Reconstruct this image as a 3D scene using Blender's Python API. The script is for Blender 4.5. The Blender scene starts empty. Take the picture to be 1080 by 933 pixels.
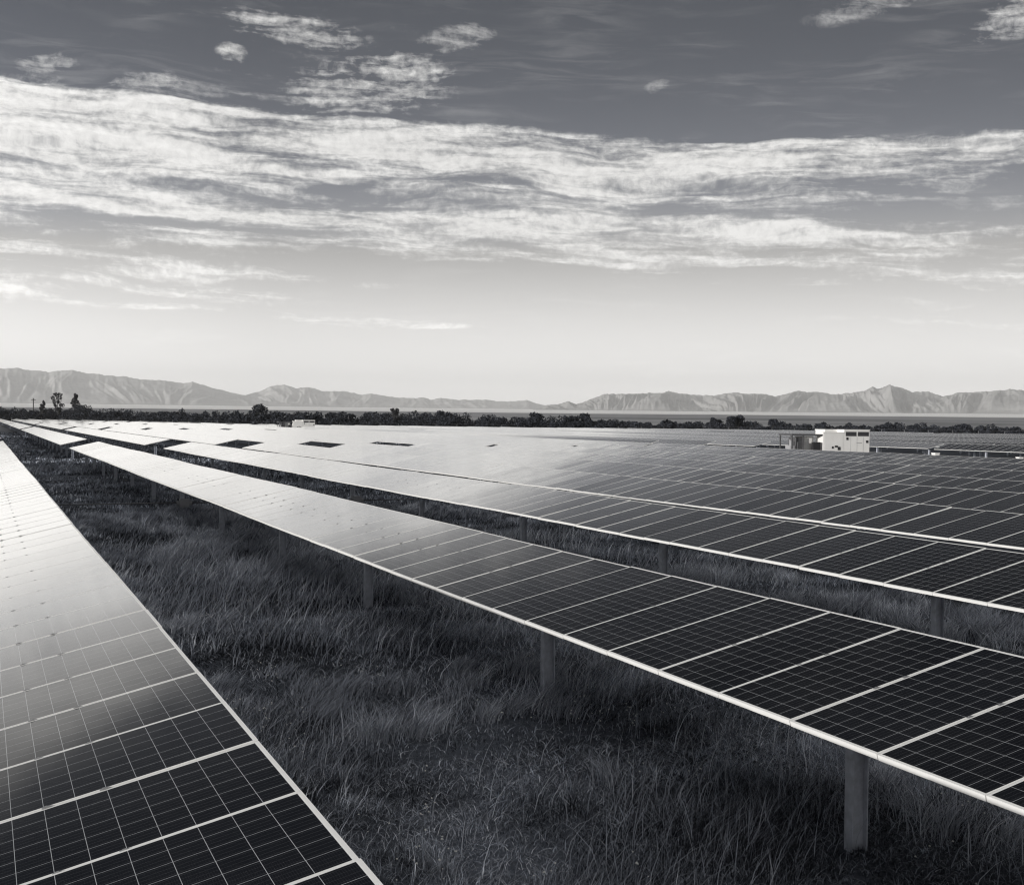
import bpy, bmesh, math, random
import numpy as np
from mathutils import Vector, Matrix
R_ = math.radians
rng = np.random.default_rng(11)
random.seed(5)
sc = bpy.context.scene
C = sc.collection

# ------------------------------------------------------------------ constants
CAM_Z = 3.50                      # eye height above the flat ground
AXIS_Z = 1.45                     # height of the panel plane at the tracker axis
TILT = R_(13.0)
W, P = 1.96, 1.012                # module length across the row, pitch along it
SUN_AZ, SUN_EL = 250.0, 6.6       # degrees clockwise from +Y, degrees up

# ------------------------------------------------------------------ helpers
def tag(o, label=None, cat=None, group=None, kind=None):
    if label: o['label'] = label
    if cat: o['category'] = cat
    if group: o['group'] = group
    if kind: o['kind'] = kind
    return o

def empty(name, loc=(0, 0, 0), rot=(0, 0, 0), parent=None):
    o = bpy.data.objects.new(name, None)
    o.empty_display_size = 0.3
    o.location = loc; o.rotation_euler = rot
    if parent: o.parent = parent
    C.objects.link(o)
    return o

def link(name, me, parent=None, loc=(0, 0, 0), rot=(0, 0, 0)):
    o = bpy.data.objects.new(name, me)
    o.location = loc; o.rotation_euler = rot
    if parent: o.parent = parent
    C.objects.link(o)
    return o

class MB:
    """collects boxes, tubes and quads into one mesh"""
    def __init__(s): s.v = []; s.f = []; s.m = []; s.uv = {}
    def box(s, a, b, mat=0, M=None):
        (x0, y0, z0), (x1, y1, z1) = a, b
        n = len(s.v)
        q = [(x0,y0,z0),(x1,y0,z0),(x1,y1,z0),(x0,y1,z0),(x0,y0,z1),(x1,y0,z1),(x1,y1,z1),(x0,y1,z1)]
        if M is not None: q = [tuple(M @ Vector(p)) for p in q]
        s.v += q
        for f in ((0,3,2,1),(4,5,6,7),(0,1,5,4),(1,2,6,5),(2,3,7,6),(3,0,4,7)):
            s.f.append(tuple(n+i for i in f)); s.m.append(mat)
    def quad(s, pts, mat=0, uv=None):
        n = len(s.v); s.v += [tuple(p) for p in pts]
        if uv: s.uv[len(s.f)] = uv
        s.f.append(tuple(range(n, n+len(pts)))); s.m.append(mat)
    def tube(s, p0, p1, r0, r1=None, n=8, mat=0, caps=True):
        p0, p1 = Vector(p0), Vector(p1); r1 = r0 if r1 is None else r1
        d = (p1-p0).normalized()
        a = d.orthogonal().normalized(); b = d.cross(a)
        k = len(s.v)
        for p, r in ((p0, r0), (p1, r1)):
            for i in range(n):
                t = 2*math.pi*i/n
                s.v.append(tuple(p + a*(r*math.cos(t)) + b*(r*math.sin(t))))
        for i in range(n):
            j = (i+1) % n
            s.f.append((k+i, k+j, k+n+j, k+n+i)); s.m.append(mat)
        if caps:
            s.f.append(tuple(k+i for i in range(n))[::-1]); s.m.append(mat)
            s.f.append(tuple(k+n+i for i in range(n))); s.m.append(mat)
    def prism(s, outline, z0, z1, mat=0):
        n = len(outline); k = len(s.v)
        for z in (z0, z1): s.v += [(x, y, z) for x, y in outline]
        for i in range(n):
            j = (i+1) % n
            s.f.append((k+i, k+j, k+n+j, k+n+i)); s.m.append(mat)
        s.f.append(tuple(k+i for i in range(n))[::-1]); s.m.append(mat)
        s.f.append(tuple(k+n+i for i in range(n))); s.m.append(mat)
    def mesh(s, name, mats, smooth=False):
        me = bpy.data.meshes.new(name)
        me.from_pydata(s.v, [], s.f)
        for m in mats: me.materials.append(m)
        me.polygons.foreach_set('material_index', s.m)
        if s.uv:
            l = me.uv_layers.new(name='UVMap')
            for fi, uv in s.uv.items():
                p = me.polygons[fi]
                for k, li in enumerate(p.loop_indices): l.data[li].uv = uv[k]
        if smooth: me.polygons.foreach_set('use_smooth', [True]*len(s.f))
        me.update()
        return me

def fast_mesh(name, verts, faces_flat, loop_tot, mats, mat_idx=None, smooth=False):
    me = bpy.data.meshes.new(name)
    nv = len(verts); nl = len(faces_flat); nf = len(loop_tot)
    me.vertices.add(nv); me.vertices.foreach_set('co', np.ascontiguousarray(verts, np.float32).ravel())
    me.loops.add(nl); me.loops.foreach_set('vertex_index', np.ascontiguousarray(faces_flat, np.int32))
    me.polygons.add(nf)
    st = np.zeros(nf, np.int32); st[1:] = np.cumsum(loop_tot)[:-1]
    me.polygons.foreach_set('loop_start', st)
    if mat_idx is not None: me.polygons.foreach_set('material_index', np.ascontiguousarray(mat_idx, np.int32))
    if smooth: me.polygons.foreach_set('use_smooth', np.ones(nf, bool))
    for m in mats: me.materials.append(m)
    me.update(calc_edges=True)
    me.validate()
    return me

def vnoise(x, y, seed=0):
    """smooth value noise, 0..1"""
    x = np.asarray(x, float); y = np.asarray(y, float)
    xi = np.floor(x).astype(np.int64); yi = np.floor(y).astype(np.int64)
    fx = x-xi; fy = y-yi
    fx = fx*fx*(3-2*fx); fy = fy*fy*(3-2*fy)
    def h(a, b):
        n = (a*374761393 + b*668265263 + seed*1442695041) & 0x7fffffff
        n = ((n ^ (n >> 13))*1274126177) & 0x7fffffff
        n = n ^ (n >> 16)
        return (n & 0xffff)/65535.0
    return (h(xi,yi)*(1-fx)+h(xi+1,yi)*fx)*(1-fy)+(h(xi,yi+1)*(1-fx)+h(xi+1,yi+1)*fx)*fy

def fbm(x, y, oct=4, seed=0, gain=0.5):
    s = 0; a = 1; t = 0
    for o in range(oct):
        s = s+a*vnoise(np.asarray(x)*2**o+17.3*o, np.asarray(y)*2**o-9.1*o, seed+o); t += a; a *= gain
    return s/t

# ------------------------------------------------------------------ materials
def new_mat(name):
    m = bpy.data.materials.new(name); m.use_nodes = True
    nt = m.node_tree
    return m, nt, nt.nodes['Principled BSDF']

def N(nt, t, **kw):
    n = nt.nodes.new(t)
    for k, v in kw.items(): setattr(n, k, v)
    return n

def mth(nt, op, a, b=None, c=None, clamp=False):
    n = N(nt, 'ShaderNodeMath', operation=op); n.use_clamp = clamp
    for i, v in enumerate((a, b, c)):
        if v is None: continue
        if isinstance(v, (int, float)): n.inputs[i].default_value = v
        else: nt.links.new(v, n.inputs[i])
    return n.outputs[0]

def noise(nt, vec, scale, detail=3, rough=0.55, dist=0.0):
    n = N(nt, 'ShaderNodeTexNoise')
    n.inputs['Scale'].default_value = scale; n.inputs['Detail'].default_value = detail
    n.inputs['Roughness'].default_value = rough; n.inputs['Distortion'].default_value = dist
    if vec is not None: nt.links.new(vec, n.inputs['Vector'])
    return n.outputs['Fac']

def ramp(nt, fac, stops, interp='LINEAR'):
    n = N(nt, 'ShaderNodeValToRGB'); cr = n.color_ramp; cr.interpolation = interp
    while len(cr.elements) < len(stops): cr.elements.new(0.5)
    for e, (p, c) in zip(cr.elements, stops):
        e.position = p
        e.color = (c, c, c, 1) if isinstance(c, (int, float)) else (*c, 1)
    nt.links.new(fac, n.inputs[0])
    return n.outputs['Color']

def mixc(nt, fac, a, b):
    n = N(nt, 'ShaderNodeMix', data_type='RGBA')
    for sock, v in ((n.inputs[0], fac), (n.inputs[6], a), (n.inputs[7], b)):
        if isinstance(v, (int, float)): sock.default_value = v if sock is n.inputs[0] else (v, v, v, 1)
        elif isinstance(v, tuple): sock.default_value = (*v, 1)
        else: nt.links.new(v, sock)
    return n.outputs[2]

def maprange(nt, v, a, b, c=0.0, d=1.0):
    n = N(nt, 'ShaderNodeMapRange'); n.clamp = True
    nt.links.new(v, n.inputs[0])
    for i, x in enumerate((a, b, c, d)): n.inputs[i+1].default_value = x
    return n.outputs[0]

def simple(name, col, rough=0.6, metal=0.0, var=0.15, scale=6.0, bump=0.0):
    m, nt, b = new_mat(name)
    tc = N(nt, 'ShaderNodeTexCoord')
    f = noise(nt, tc.outputs['Object'], scale, 4, 0.6)
    c = ramp(nt, f, [(0.25, tuple(x*(1-var) for x in col)), (0.75, tuple(min(1, x*(1+var)) for x in col))])
    nt.links.new(c, b.inputs['Base Color'])
    b.inputs['Roughness'].default_value = rough; b.inputs['Metallic'].default_value = metal
    if bump:
        bp = N(nt, 'ShaderNodeBump'); bp.inputs['Strength'].default_value = bump
        nt.links.new(noise(nt, tc.outputs['Object'], scale*4, 3), bp.inputs['Height']); nt.links.new(bp.outputs[0], b.inputs['Normal'])
    return m

def make_cells():
    """dark silicon cells under dusty glass: 12 x 6 cells, white gaps, thin busbars"""
    m, nt, b = new_mat('solar_cells')
    uv = N(nt, 'ShaderNodeUVMap')
    sx = N(nt, 'ShaderNodeSeparateXYZ'); nt.links.new(uv.outputs[0], sx.inputs[0])
    u, v = sx.outputs[0], sx.outputs[1]
    def line(coord, n, half):
        t = mth(nt, 'FRACT', mth(nt, 'ADD', mth(nt, 'MULTIPLY', coord, n), 0.5))
        d = mth(nt, 'ABSOLUTE', mth(nt, 'SUBTRACT', t, 0.5))
        return mth(nt, 'LESS_THAN', d, half)
    gu = line(u, 12, 0.0085); gv = line(v, 6, 0.0085)
    gap = mth(nt, 'MAXIMUM', gu, gv)
    bus = line(mth(nt, 'ADD', v, 1/48.0), 24, 0.030)
    fing = line(u, 12*14, 0.16)
    tc = N(nt, 'ShaderNodeTexCoord')
    geo = N(nt, 'ShaderNodeNewGeometry')
    oi = N(nt, 'ShaderNodeObjectInfo')
    n1 = noise(nt, geo.outputs['Position'], 0.9, 3)
    cell = mixc(nt, oi.outputs['Random'], (0.0032, 0.0038, 0.0056), (0.0060, 0.0070, 0.0098))
    cell = mixc(nt, mth(nt, 'MULTIPLY', fing, 0.35), cell, (0.018, 0.019, 0.022))
    cell = mixc(nt, mth(nt, 'MULTIPLY', bus, 0.6), cell, (0.06, 0.062, 0.066))
    col = mixc(nt, gap, cell, (0.38, 0.39, 0.405))
    # thin film of dust, streaky, part of the surface itself
    dust = mth(nt, 'MULTIPLY', maprange(nt, n1, 0.35, 0.75, 0.0, 1.0), 0.012)
    col = mixc(nt, dust, col, (0.5, 0.5, 0.5))
    nt.links.new(col, b.inputs['Base Color'])
    rr = maprange(nt, noise(nt, geo.outputs['Position'], 2.3, 4, 0.6), 0.3, 0.75, 0.07, 0.12)
    nt.links.new(rr, b.inputs['Roughness'])
    b.inputs['Specular IOR Level'].default_value = 0.0
    # coated glass: almost no reflection face on, a mirror at grazing angles
    lw = N(nt, 'ShaderNodeLayerWeight'); lw.inputs['Blend'].default_value = 0.5
    cosv = mth(nt, 'SUBTRACT', 1.0, lw.outputs['Facing'])
    refl = ramp(nt, cosv, [(0.0, 1.0), (0.10, 0.98), (0.14, 0.82), (0.17, 0.52), (0.20, 0.32), (0.25, 0.15), (0.31, 0.05), (0.40, 0.03), (1.0, 0.02)])
    gl = N(nt, 'ShaderNodeBsdfGlossy'); nt.links.new(rr, gl.inputs['Roughness']); gl.inputs['Color'].default_value = (0.99, 0.985, 0.975, 1)
    mx = N(nt, 'ShaderNodeMixShader'); nt.links.new(refl, mx.inputs[0]); nt.links.new(b.outputs[0], mx.inputs[1]); nt.links.new(gl.outputs[0], mx.inputs[2])
    # dust sheen, its colour raised at grazing view to put in extra glare
    shn = N(nt, 'ShaderNodeBsdfSheen'); nt.links.new(ramp(nt, cosv, [(0.0, (0.62, 0.615, 0.60)), (0.11, (0.60, 0.595, 0.58)), (0.15, 0.30), (0.185, 0.06), (0.25, 0.0), (1.0, 0.0)]), shn.inputs['Color']); shn.inputs['Roughness'].default_value = 0.22
    ad = N(nt, 'ShaderNodeAddShader'); nt.links.new(mx.outputs[0], ad.inputs[0]); nt.links.new(shn.outputs[0], ad.inputs[1])
    nt.links.new(ad.outputs[0], nt.nodes['Material Output'].inputs['Surface'])
    return m

M_CELL = make_cells()
M_ALU = simple('anodised_aluminium', (0.68, 0.675, 0.66), 0.6, 0.0, 0.06, 3.0)
M_CLAMP = simple('clamp_steel', (0.30, 0.30, 0.305), 0.4, 0.6, 0.1, 20)
M_BACK = simple('white_backsheet', (0.6, 0.6, 0.6), 0.7)
M_STEEL = simple('galvanised_steel', (0.43, 0.45, 0.50), 0.6, 0.05, 0.28, 9.0, 0.2)
M_DARKSTEEL = simple('dark_steel', (0.10, 0.10, 0.105), 0.6, 0.3, 0.2, 8.0)
M_WHITE = simple('white_paint', (0.74, 0.73, 0.71), 0.5, 0.0, 0.05, 1.3)
M_GREYP = simple('grey_paint', (0.30, 0.30, 0.31), 0.5, 0.0, 0.08, 2.0)
M_BLACK = simple('dark_opening', (0.018, 0.018, 0.02), 0.7)
M_CONC = simple('concrete', (0.33, 0.325, 0.315), 0.9, 0.0, 0.15, 2.5)

def make_grass_mat(name, dark, light, seed):
    m, nt, b = new_mat(name)
    geo = N(nt, 'ShaderNodeNewGeometry')
    r = geo.outputs['Random Per Island']
    patch = noise(nt, geo.outputs['Position'], 0.42, 4, 0.6, 0.4)
    f = mth(nt, 'ADD', mth(nt, 'MULTIPLY', mth(nt, 'POWER', r, 2.6), 0.75), maprange(nt, patch, 0.38, 0.62, -0.24, 0.46), clamp=True)
    c = ramp(nt, f, [(0.0, dark), (0.45, tuple(0.5*(x+y)*0.62 for x, y in zip(dark, light))), (1.0, light)])
    nt.links.new(c, b.inputs['Base Color'])
    b.inputs['Roughness'].default_value = 0.85
    b.inputs['Specular IOR Level'].default_value = 0.15
    return m
M_GRASS = make_grass_mat('meadow_grass', (0.021, 0.0235, 0.029), (0.54, 0.585, 0.675), 0)
M_DRY = make_grass_mat('dry_grass_stems', (0.30, 0.32, 0.365), (0.82, 0.85, 0.92), 1)
M_FLOWER = simple('flower_heads', (0.55, 0.55, 0.53), 0.8)

def make_ground():
    m, nt, b = new_mat('desert_soil')
    geo = N(nt, 'ShaderNodeNewGeometry')
    pos = geo.outputs['Position']
    n1 = noise(nt, pos, 0.35, 5, 0.6, 0.3)
    n2 = noise(nt, pos, 14.0, 6, 0.75)
    near = mixc(nt, maprange(nt, n1, 0.38, 0.68), (0.019, 0.0215, 0.027), (0.12, 0.134, 0.165))
    near = mixc(nt, maprange(nt, n2, 0.46, 0.62, 0.0, 0.8), near, (0.12, 0.13, 0.15))
    # scrub plain farther out: long drifts of scrub and bare soil, pale playa at the mountain foot
    mp = N(nt, 'ShaderNodeMapping'); nt.links.new(pos, mp.inputs[0])
    mp.inputs['Scale'].default_value = (0.0016, 0.0016, 0.0)
    n3 = noise(nt, mp.outputs[0], 1.6, 5, 0.65, 0.6)
    far = mixc(nt, maprange(nt, n3, 0.35, 0.68), (0.13, 0.131, 0.136), (0.34, 0.34, 0.345))
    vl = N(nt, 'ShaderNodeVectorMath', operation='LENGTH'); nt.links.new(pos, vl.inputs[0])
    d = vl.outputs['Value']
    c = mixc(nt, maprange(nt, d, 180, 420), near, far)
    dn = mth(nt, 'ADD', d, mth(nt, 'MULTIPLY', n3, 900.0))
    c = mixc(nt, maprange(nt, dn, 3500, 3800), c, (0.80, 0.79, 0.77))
    nt.links.new(c, b.inputs['Base Color'])
    b.inputs['Roughness'].default_value = 0.95
    b.inputs['Specular IOR Level'].default_value = 0.1
    bp = N(nt, 'ShaderNodeBump'); bp.inputs['Strength'].default_value = 0.9; bp.inputs['Distance'].default_value = 0.06
    nt.links.new(n2, bp.inputs['Height']); nt.links.new(bp.outputs[0], b.inputs['Normal'])
    return m
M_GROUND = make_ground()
M_TRACK = simple('pale_dirt', (0.26, 0.255, 0.245), 0.95, 0, 0.25, 0.6)

def make_mount():
    m, nt, b = new_mat('mountain_rock')
    geo = N(nt, 'ShaderNodeNewGeometry')
    n1 = noise(nt, geo.outputs['Position'], 0.003, 6, 0.65)
    n2 = noise(nt, geo.outputs['Position'], 0.02, 4, 0.6)
    c = mixc(nt, maprange(nt, n1, 0.35, 0.65), (0.21, 0.208, 0.205), (0.33, 0.326, 0.32))
    c = mixc(nt, maprange(nt, n2, 0.45, 0.7, 0, 0.5), c, (0.14, 0.14, 0.14))
    nt.links.new(c, b.inputs['Base Color']); b.inputs['Roughness'].default_value = 1.0
    b.inputs['Specular IOR Level'].default_value = 0.0
    return m
M_MOUNT = make_mount()

def make_leaf(name, a, bb):
    m, nt, b = new_mat(name)
    geo = N(nt, 'ShaderNodeNewGeometry')
    c = mixc(nt, geo.outputs['Random Per Island'], a, bb)
    nt.links.new(c, b.inputs['Base Color']); b.inputs['Roughness'].default_value = 0.8
    b.inputs['Specular IOR Level'].default_value = 0.15
    return m
M_LEAF = make_leaf('mesquite_leaves', (0.011, 0.0125, 0.016), (0.040, 0.044, 0.054))
M_LEAF2 = make_leaf('cottonwood_leaves', (0.020, 0.020, 0.022), (0.075, 0.075, 0.078))
M_BARK = simple('bark', (0.06, 0.058, 0.055), 0.95, 0, 0.3, 5)

# ------------------------------------------------------------------ camera
cam = bpy.data.cameras.new('camera'); co = bpy.data.objects.new('camera', cam); C.objects.link(co)
right = Vector((0.9211387541, -0.3890935277, 0.0104700679))
up = Vector((-0.0025984521, 0.0207514196, 0.9997812893))
back = Vector((-0.3892256976, -0.9209644973, 0.0181038959))
co.matrix_world = Matrix(((right.x, up.x, back.x, 0), (right.y, up.y, back.y, 0), (right.z, up.z, back.z, CAM_Z), (0, 0, 0, 1)))
cam.sensor_width = 36.0; cam.sensor_fit = 'HORIZONTAL'; cam.lens = 44.245
cam.clip_start = 0.1; cam.clip_end = 60000
sc.camera = co

# ------------------------------------------------------------------ sun and sky
sun = bpy.data.lights.new('sun', 'SUN'); so = bpy.data.objects.new('sun', sun); C.objects.link(so)
sun.energy = 5.0; sun.angle = R_(0.53); sun.color = (1.0, 0.975, 0.94)
sd = Vector((math.sin(R_(SUN_AZ))*math.cos(R_(SUN_EL)), math.cos(R_(SUN_AZ))*math.cos(R_(SUN_EL)), math.sin(R_(SUN_EL))))
so.rotation_euler = sd.to_track_quat('Z', 'Y').to_euler()
so.location = (-30, -10, 30)

def build_world():
    w = bpy.data.worlds.new('World'); sc.world = w; w.use_nodes = True
    nt = w.node_tree; bg = nt.nodes['Background']
    tc = N(nt, 'ShaderNodeTexCoord'); s = N(nt, 'ShaderNodeSeparateXYZ'); nt.links.new(tc.outputs['Generated'], s.inputs[0])
    x, y, z = s.outputs
    az = mth(nt, 'MULTIPLY', mth(nt, 'ARCTAN2', x, y), 180/math.pi)
    el = mth(nt, 'MULTIPLY', mth(nt, 'ARCSINE', z), 180/math.pi)
    # Nishita sky seen through a red filter (the photograph is monochrome): blue goes dark, the horizon pale
    r = mth(nt, 'SQRT', mth(nt, 'ADD', mth(nt, 'MULTIPLY', x, x), mth(nt, 'MULTIPLY', y, y)))
    A = mth(nt, 'SUBTRACT', R_(26), mth(nt, 'MULTIPLY', mth(nt, 'ABSOLUTE', mth(nt, 'ARCTAN2', x, y)), -0.05))
    cb = N(nt, 'ShaderNodeCombineXYZ')
    nt.links.new(mth(nt, 'MULTIPLY', r, mth(nt, 'SINE', A)), cb.inputs[0])
    nt.links.new(mth(nt, 'MULTIPLY', r, mth(nt, 'COSINE', A)), cb.inputs[1])
    nt.links.new(mth(nt, 'MAXIMUM', z, 0.035), cb.inputs[2])
    sky = N(nt, 'ShaderNodeTexSky', sky_type='NISHITA'); sky.sun_disc = False
    sky.sun_elevation = R_(SUN_EL); sky.sun_rotation = R_(SUN_AZ)
    nt.links.new(cb.outputs[0], sky.inputs['Vector'])
    sp = N(nt, 'ShaderNodeSeparateColor'); nt.links.new(sky.outputs[0], sp.inputs[0])
    red = mth(nt, 'MULTIPLY', sp.outputs[0], 1/3.2)
    lum = mth(nt, 'ADD', mth(nt, 'MULTIPLY', mth(nt, 'POWER', red, 4.4), 8.0), 0.58)          # x Background strength 0.1
    lum = mth(nt, 'MULTIPLY', mth(nt, 'SUBTRACT', 1.0, mth(nt, 'EXPONENT', mth(nt, 'MULTIPLY', lum, -1/10.0))), 10.0)   # paper white of the print
    t = maprange(nt, lum, 0.8, 4.2)
    tint = mixc(nt, t, (0.84, 0.93, 1.14), (1.0, 0.985, 0.965))
    skyc = N(nt, 'ShaderNodeVectorMath', operation='SCALE'); nt.links.new(tint, skyc.inputs[0]); nt.links.new(lum, skyc.inputs['Scale'])
    # --- clouds, in azimuth / elevation degrees
    el_s = mth(nt, 'ADD', el, mth(nt, 'MULTIPLY', mth(nt, 'SUBTRACT', az, 22.0), 0.045))   # the bands sink to the right
    def vec(a, sa, b, sb, oz=0.0):
        c = N(nt, 'ShaderNodeCombineXYZ')
        nt.links.new(mth(nt, 'MULTIPLY', a, sa), c.inputs[0]); nt.links.new(mth(nt, 'MULTIPLY', b, sb), c.inputs[1])
        c.inputs[2].default_value = oz
        return c.outputs[0]
    warp = noise(nt, vec(az, 0.12, el_s, 0.5, 3.1), 1.0, 3, 0.5)
    elw = mth(nt, 'ADD', el_s, mth(nt, 'MULTIPLY', mth(nt, 'SUBTRACT', warp, 0.5), 1.5))
    cols = CLOUD_COLUMNS
    ea = mth(nt, 'MULTIPLY', elw, 1/20.0, clamp=True)
    prev = None
    for k, (a, stops) in enumerate(cols):
        rp = ramp(nt, ea, [(e/20.0, d) for e, d in stops])
        if prev is None: prev = rp
        else:
            a0 = cols[k-1][0]
            prev = mixc(nt, maprange(nt, az, a0, a), prev, rp)
    cover = prev
    streak = noise(nt, vec(az, 0.16, elw, 1.5, 1.0), 1.0, 4, 0.5, 0.2)       # long drawn-out bands
    # fibres that lean: shear azimuth with elevation
    sh = mth(nt, 'ADD', az, mth(nt, 'MULTIPLY', elw, -2.2))
    fib = noise(nt, vec(sh, 0.30, elw, 2.4, 7.0), 1.0, 6, 0.58, 0.45)
    puff = noise(nt, vec(az, 2.2, elw, 3.4, 11.0), 1.0, 6, 0.63, 0.25)
    big = noise(nt, vec(az, 0.13, elw, 0.55, 23.0), 1.0, 2, 0.5)
    tex = mth(nt, 'ADD', mth(nt, 'MULTIPLY', mth(nt, 'SUBTRACT', streak, 0.5), 2.0), mth(nt, 'ADD', mth(nt, 'MULTIPLY', mth(nt, 'SUBTRACT', fib, 0.5), 2.1), mth(nt, 'MULTIPLY', mth(nt, 'SUBTRACT', puff, 0.5), 1.0)))
    tex = mth(nt, 'ADD', tex, mth(nt, 'MULTIPLY', mth(nt, 'SUBTRACT', big, 0.5), 0.9))
    dens = mth(nt, 'ADD', mth(nt, 'MULTIPLY', cover, 1.08), mth(nt, 'MULTIPLY', tex, 0.92))
    sm = N(nt, 'ShaderNodeMapRange', interpolation_type='SMOOTHSTEP'); nt.links.new(dens, sm.inputs[0]); sm.inputs[1].default_value = 0.10; sm.inputs[2].default_value = 1.12
    dens = mth(nt, 'MULTIPLY', sm.outputs[0], mth(nt, 'MULTIPLY', cover, 6.0, clamp=True), clamp=True)
    dens = mth(nt, 'MULTIPLY', dens, 0.96)
    dens = mth(nt, 'MAXIMUM', dens, mth(nt, 'MULTIPLY', maprange(nt, fib, 0.45, 0.75), maprange(nt, big, 0.42, 0.62, 0.0, 0.13)))
    # separate wisps high up
    for (wa, we, la, le, ang, amt) in WISPS:
        da = mth(nt, 'SUBTRACT', az, wa); de = mth(nt, 'SUBTRACT', el, we)
        ca, sa_ = math.cos(R_(ang)), math.sin(R_(ang))
        p = mth(nt, 'MULTIPLY', mth(nt, 'ADD', mth(nt, 'MULTIPLY', da, ca), mth(nt, 'MULTIPLY', de, sa_)), 1/la)
        q = mth(nt, 'MULTIPLY', mth(nt, 'SUBTRACT', mth(nt, 'MULTIPLY', de, ca), mth(nt, 'MULTIPLY', da, sa_)), 1/le)
        g = mth(nt, 'SUBTRACT', 1.0, mth(nt, 'ADD', mth(nt, 'MULTIPLY', p, p), mth(nt, 'MULTIPLY', q, q)), clamp=True)
        h = mth(nt, 'ADD', mth(nt, 'MULTIPLY', g, 0.75), mth(nt, 'MULTIPLY', mth(nt, 'SUBTRACT', mth(nt, 'ADD', mth(nt, 'MULTIPLY', fib, 0.62), mth(nt, 'MULTIPLY', puff, 0.38)), 0.55), 5.0))
        h = mth(nt, 'MULTIPLY', mth(nt, 'MULTIPLY', h, mth(nt, 'MULTIPLY', g, 1.6, clamp=True), clamp=True), amt*0.95, clamp=True)
        dens = mth(nt, 'MAXIMUM', dens, h)
    # unseen high cloud overhead, added to raise the light on the ground
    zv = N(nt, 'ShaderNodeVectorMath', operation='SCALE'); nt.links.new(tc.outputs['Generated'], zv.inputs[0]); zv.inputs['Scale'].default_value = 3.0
    fill_deck = maprange(nt, noise(nt, zv.outputs[0], 1.6, 5, 0.6, 0.6), 0.34, 0.62, 0.25, 0.95)
    dens = mth(nt, 'MAXIMUM', dens, mth(nt, 'MULTIPLY', fill_deck, maprange(nt, el, 36.0, 60.0)))
    cl = mth(nt, 'ADD', 7.5, mth(nt, 'MULTIPLY', mth(nt, 'ADD', tex, mth(nt, 'MULTIPLY', mth(nt, 'SUBTRACT', puff, 0.5), 1.6)), 2.1))
    cl = mth(nt, 'MINIMUM', mth(nt, 'MAXIMUM', cl, 3.4), 9.0)
    lowf = maprange(nt, el, 7.5, 3.0)
    cl = mth(nt, 'ADD', cl, mth(nt, 'MULTIPLY', lowf, 2.6))
    clc = N(nt, 'ShaderNodeVectorMath', operation='SCALE'); clc.inputs[0].default_value = (1.0, 0.99, 0.97); nt.links.new(cl, clc.inputs['Scale'])
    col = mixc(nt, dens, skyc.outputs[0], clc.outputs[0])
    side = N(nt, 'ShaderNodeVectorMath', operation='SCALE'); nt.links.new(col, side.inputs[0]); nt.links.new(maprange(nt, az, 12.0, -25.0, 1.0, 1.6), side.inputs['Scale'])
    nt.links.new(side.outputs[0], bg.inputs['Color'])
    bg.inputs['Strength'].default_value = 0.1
    w.cycles.sampling_method = 'MANUAL'; w.cycles.sample_map_resolution = 1024

# cloud cover by elevation (degrees, after the slope is taken out) in five columns of the sky
CLOUD_COLUMNS = [
 (3.0,  [(0,0),(3.7,0.0),(4.1,.55),(4.5,.15),(5.0,.45),(5.6,.20),(6.1,.55),(6.5,.15),(7.2,.50),(7.7,.10),(8.1,.95),(8.9,.80),(9.5,.80),(10.1,1.05),(11.0,1.0),(12.1,1.1),(12.7,.95),(13.1,.0),(20,0)]),
 (9.0,  [(0,0),(3.7,0.0),(4.1,.50),(4.5,.15),(5.4,.40),(5.9,.55),(6.3,.10),(6.9,.15),(7.3,.50),(7.7,.15),(8.1,.9),(8.8,.75),(9.1,.35),(9.6,.25),(10.0,.75),(10.8,.85),(11.6,.95),(12.1,.75),(12.7,.95),(13.1,.05),(20,0)]),
 (14.5, [(0,0),(3.6,0.0),(4.0,.30),(4.4,.05),(5.5,.12),(5.9,.35),(6.3,.02),(7.0,.10),(7.4,.72),(7.9,.30),(8.3,.85),(8.9,.80),(9.3,.20),(9.9,.10),(10.3,.70),(10.8,.40),(11.1,.30),(11.6,.95),(12.1,.80),(12.6,.70),(13.1,.10),(20,0)]),
 (20.0, [(0,0),(3.6,0.0),(4.0,.30),(4.4,.0),(6.7,.0),(7.1,.85),(7.7,.35),(8.3,.85),(8.9,.85),(9.3,.35),(9.7,.55),(10.1,.70),(10.5,.28),(10.9,.75),(11.4,.95),(12.3,.95),(12.9,.50),(13.2,.0),(20,0)]),
 (25.5, [(0,0),(4.5,.0),(6.8,.0),(7.2,.75),(7.8,.70),(8.4,.85),(9.0,.75),(9.6,.80),(10.1,.55),(10.6,.80),(11.3,.95),(12.0,.80),(12.6,.75),(13.2,.0),(20,0)]),
 (33.5, [(0,0),(6.2,.0),(6.6,.15),(7.2,.05),(7.55,.70),(7.85,.15),(8.4,.75),(8.9,.75),(9.4,.45),(9.8,.15),(10.5,.22),(11.0,.55),(11.6,.80),(12.3,.90),(12.9,.55),(13.3,.0),(20,0)]),
 (43.5, [(0,0),(4.5,.0),(5.6,.20),(6.3,.05),(7.35,.65),(7.7,.10),(8.3,.50),(8.7,.40),(9.2,.06),(11.0,.08),(11.7,.45),(12.5,.85),(12.9,.60),(13.2,.0),(20,0)]),
]
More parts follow.
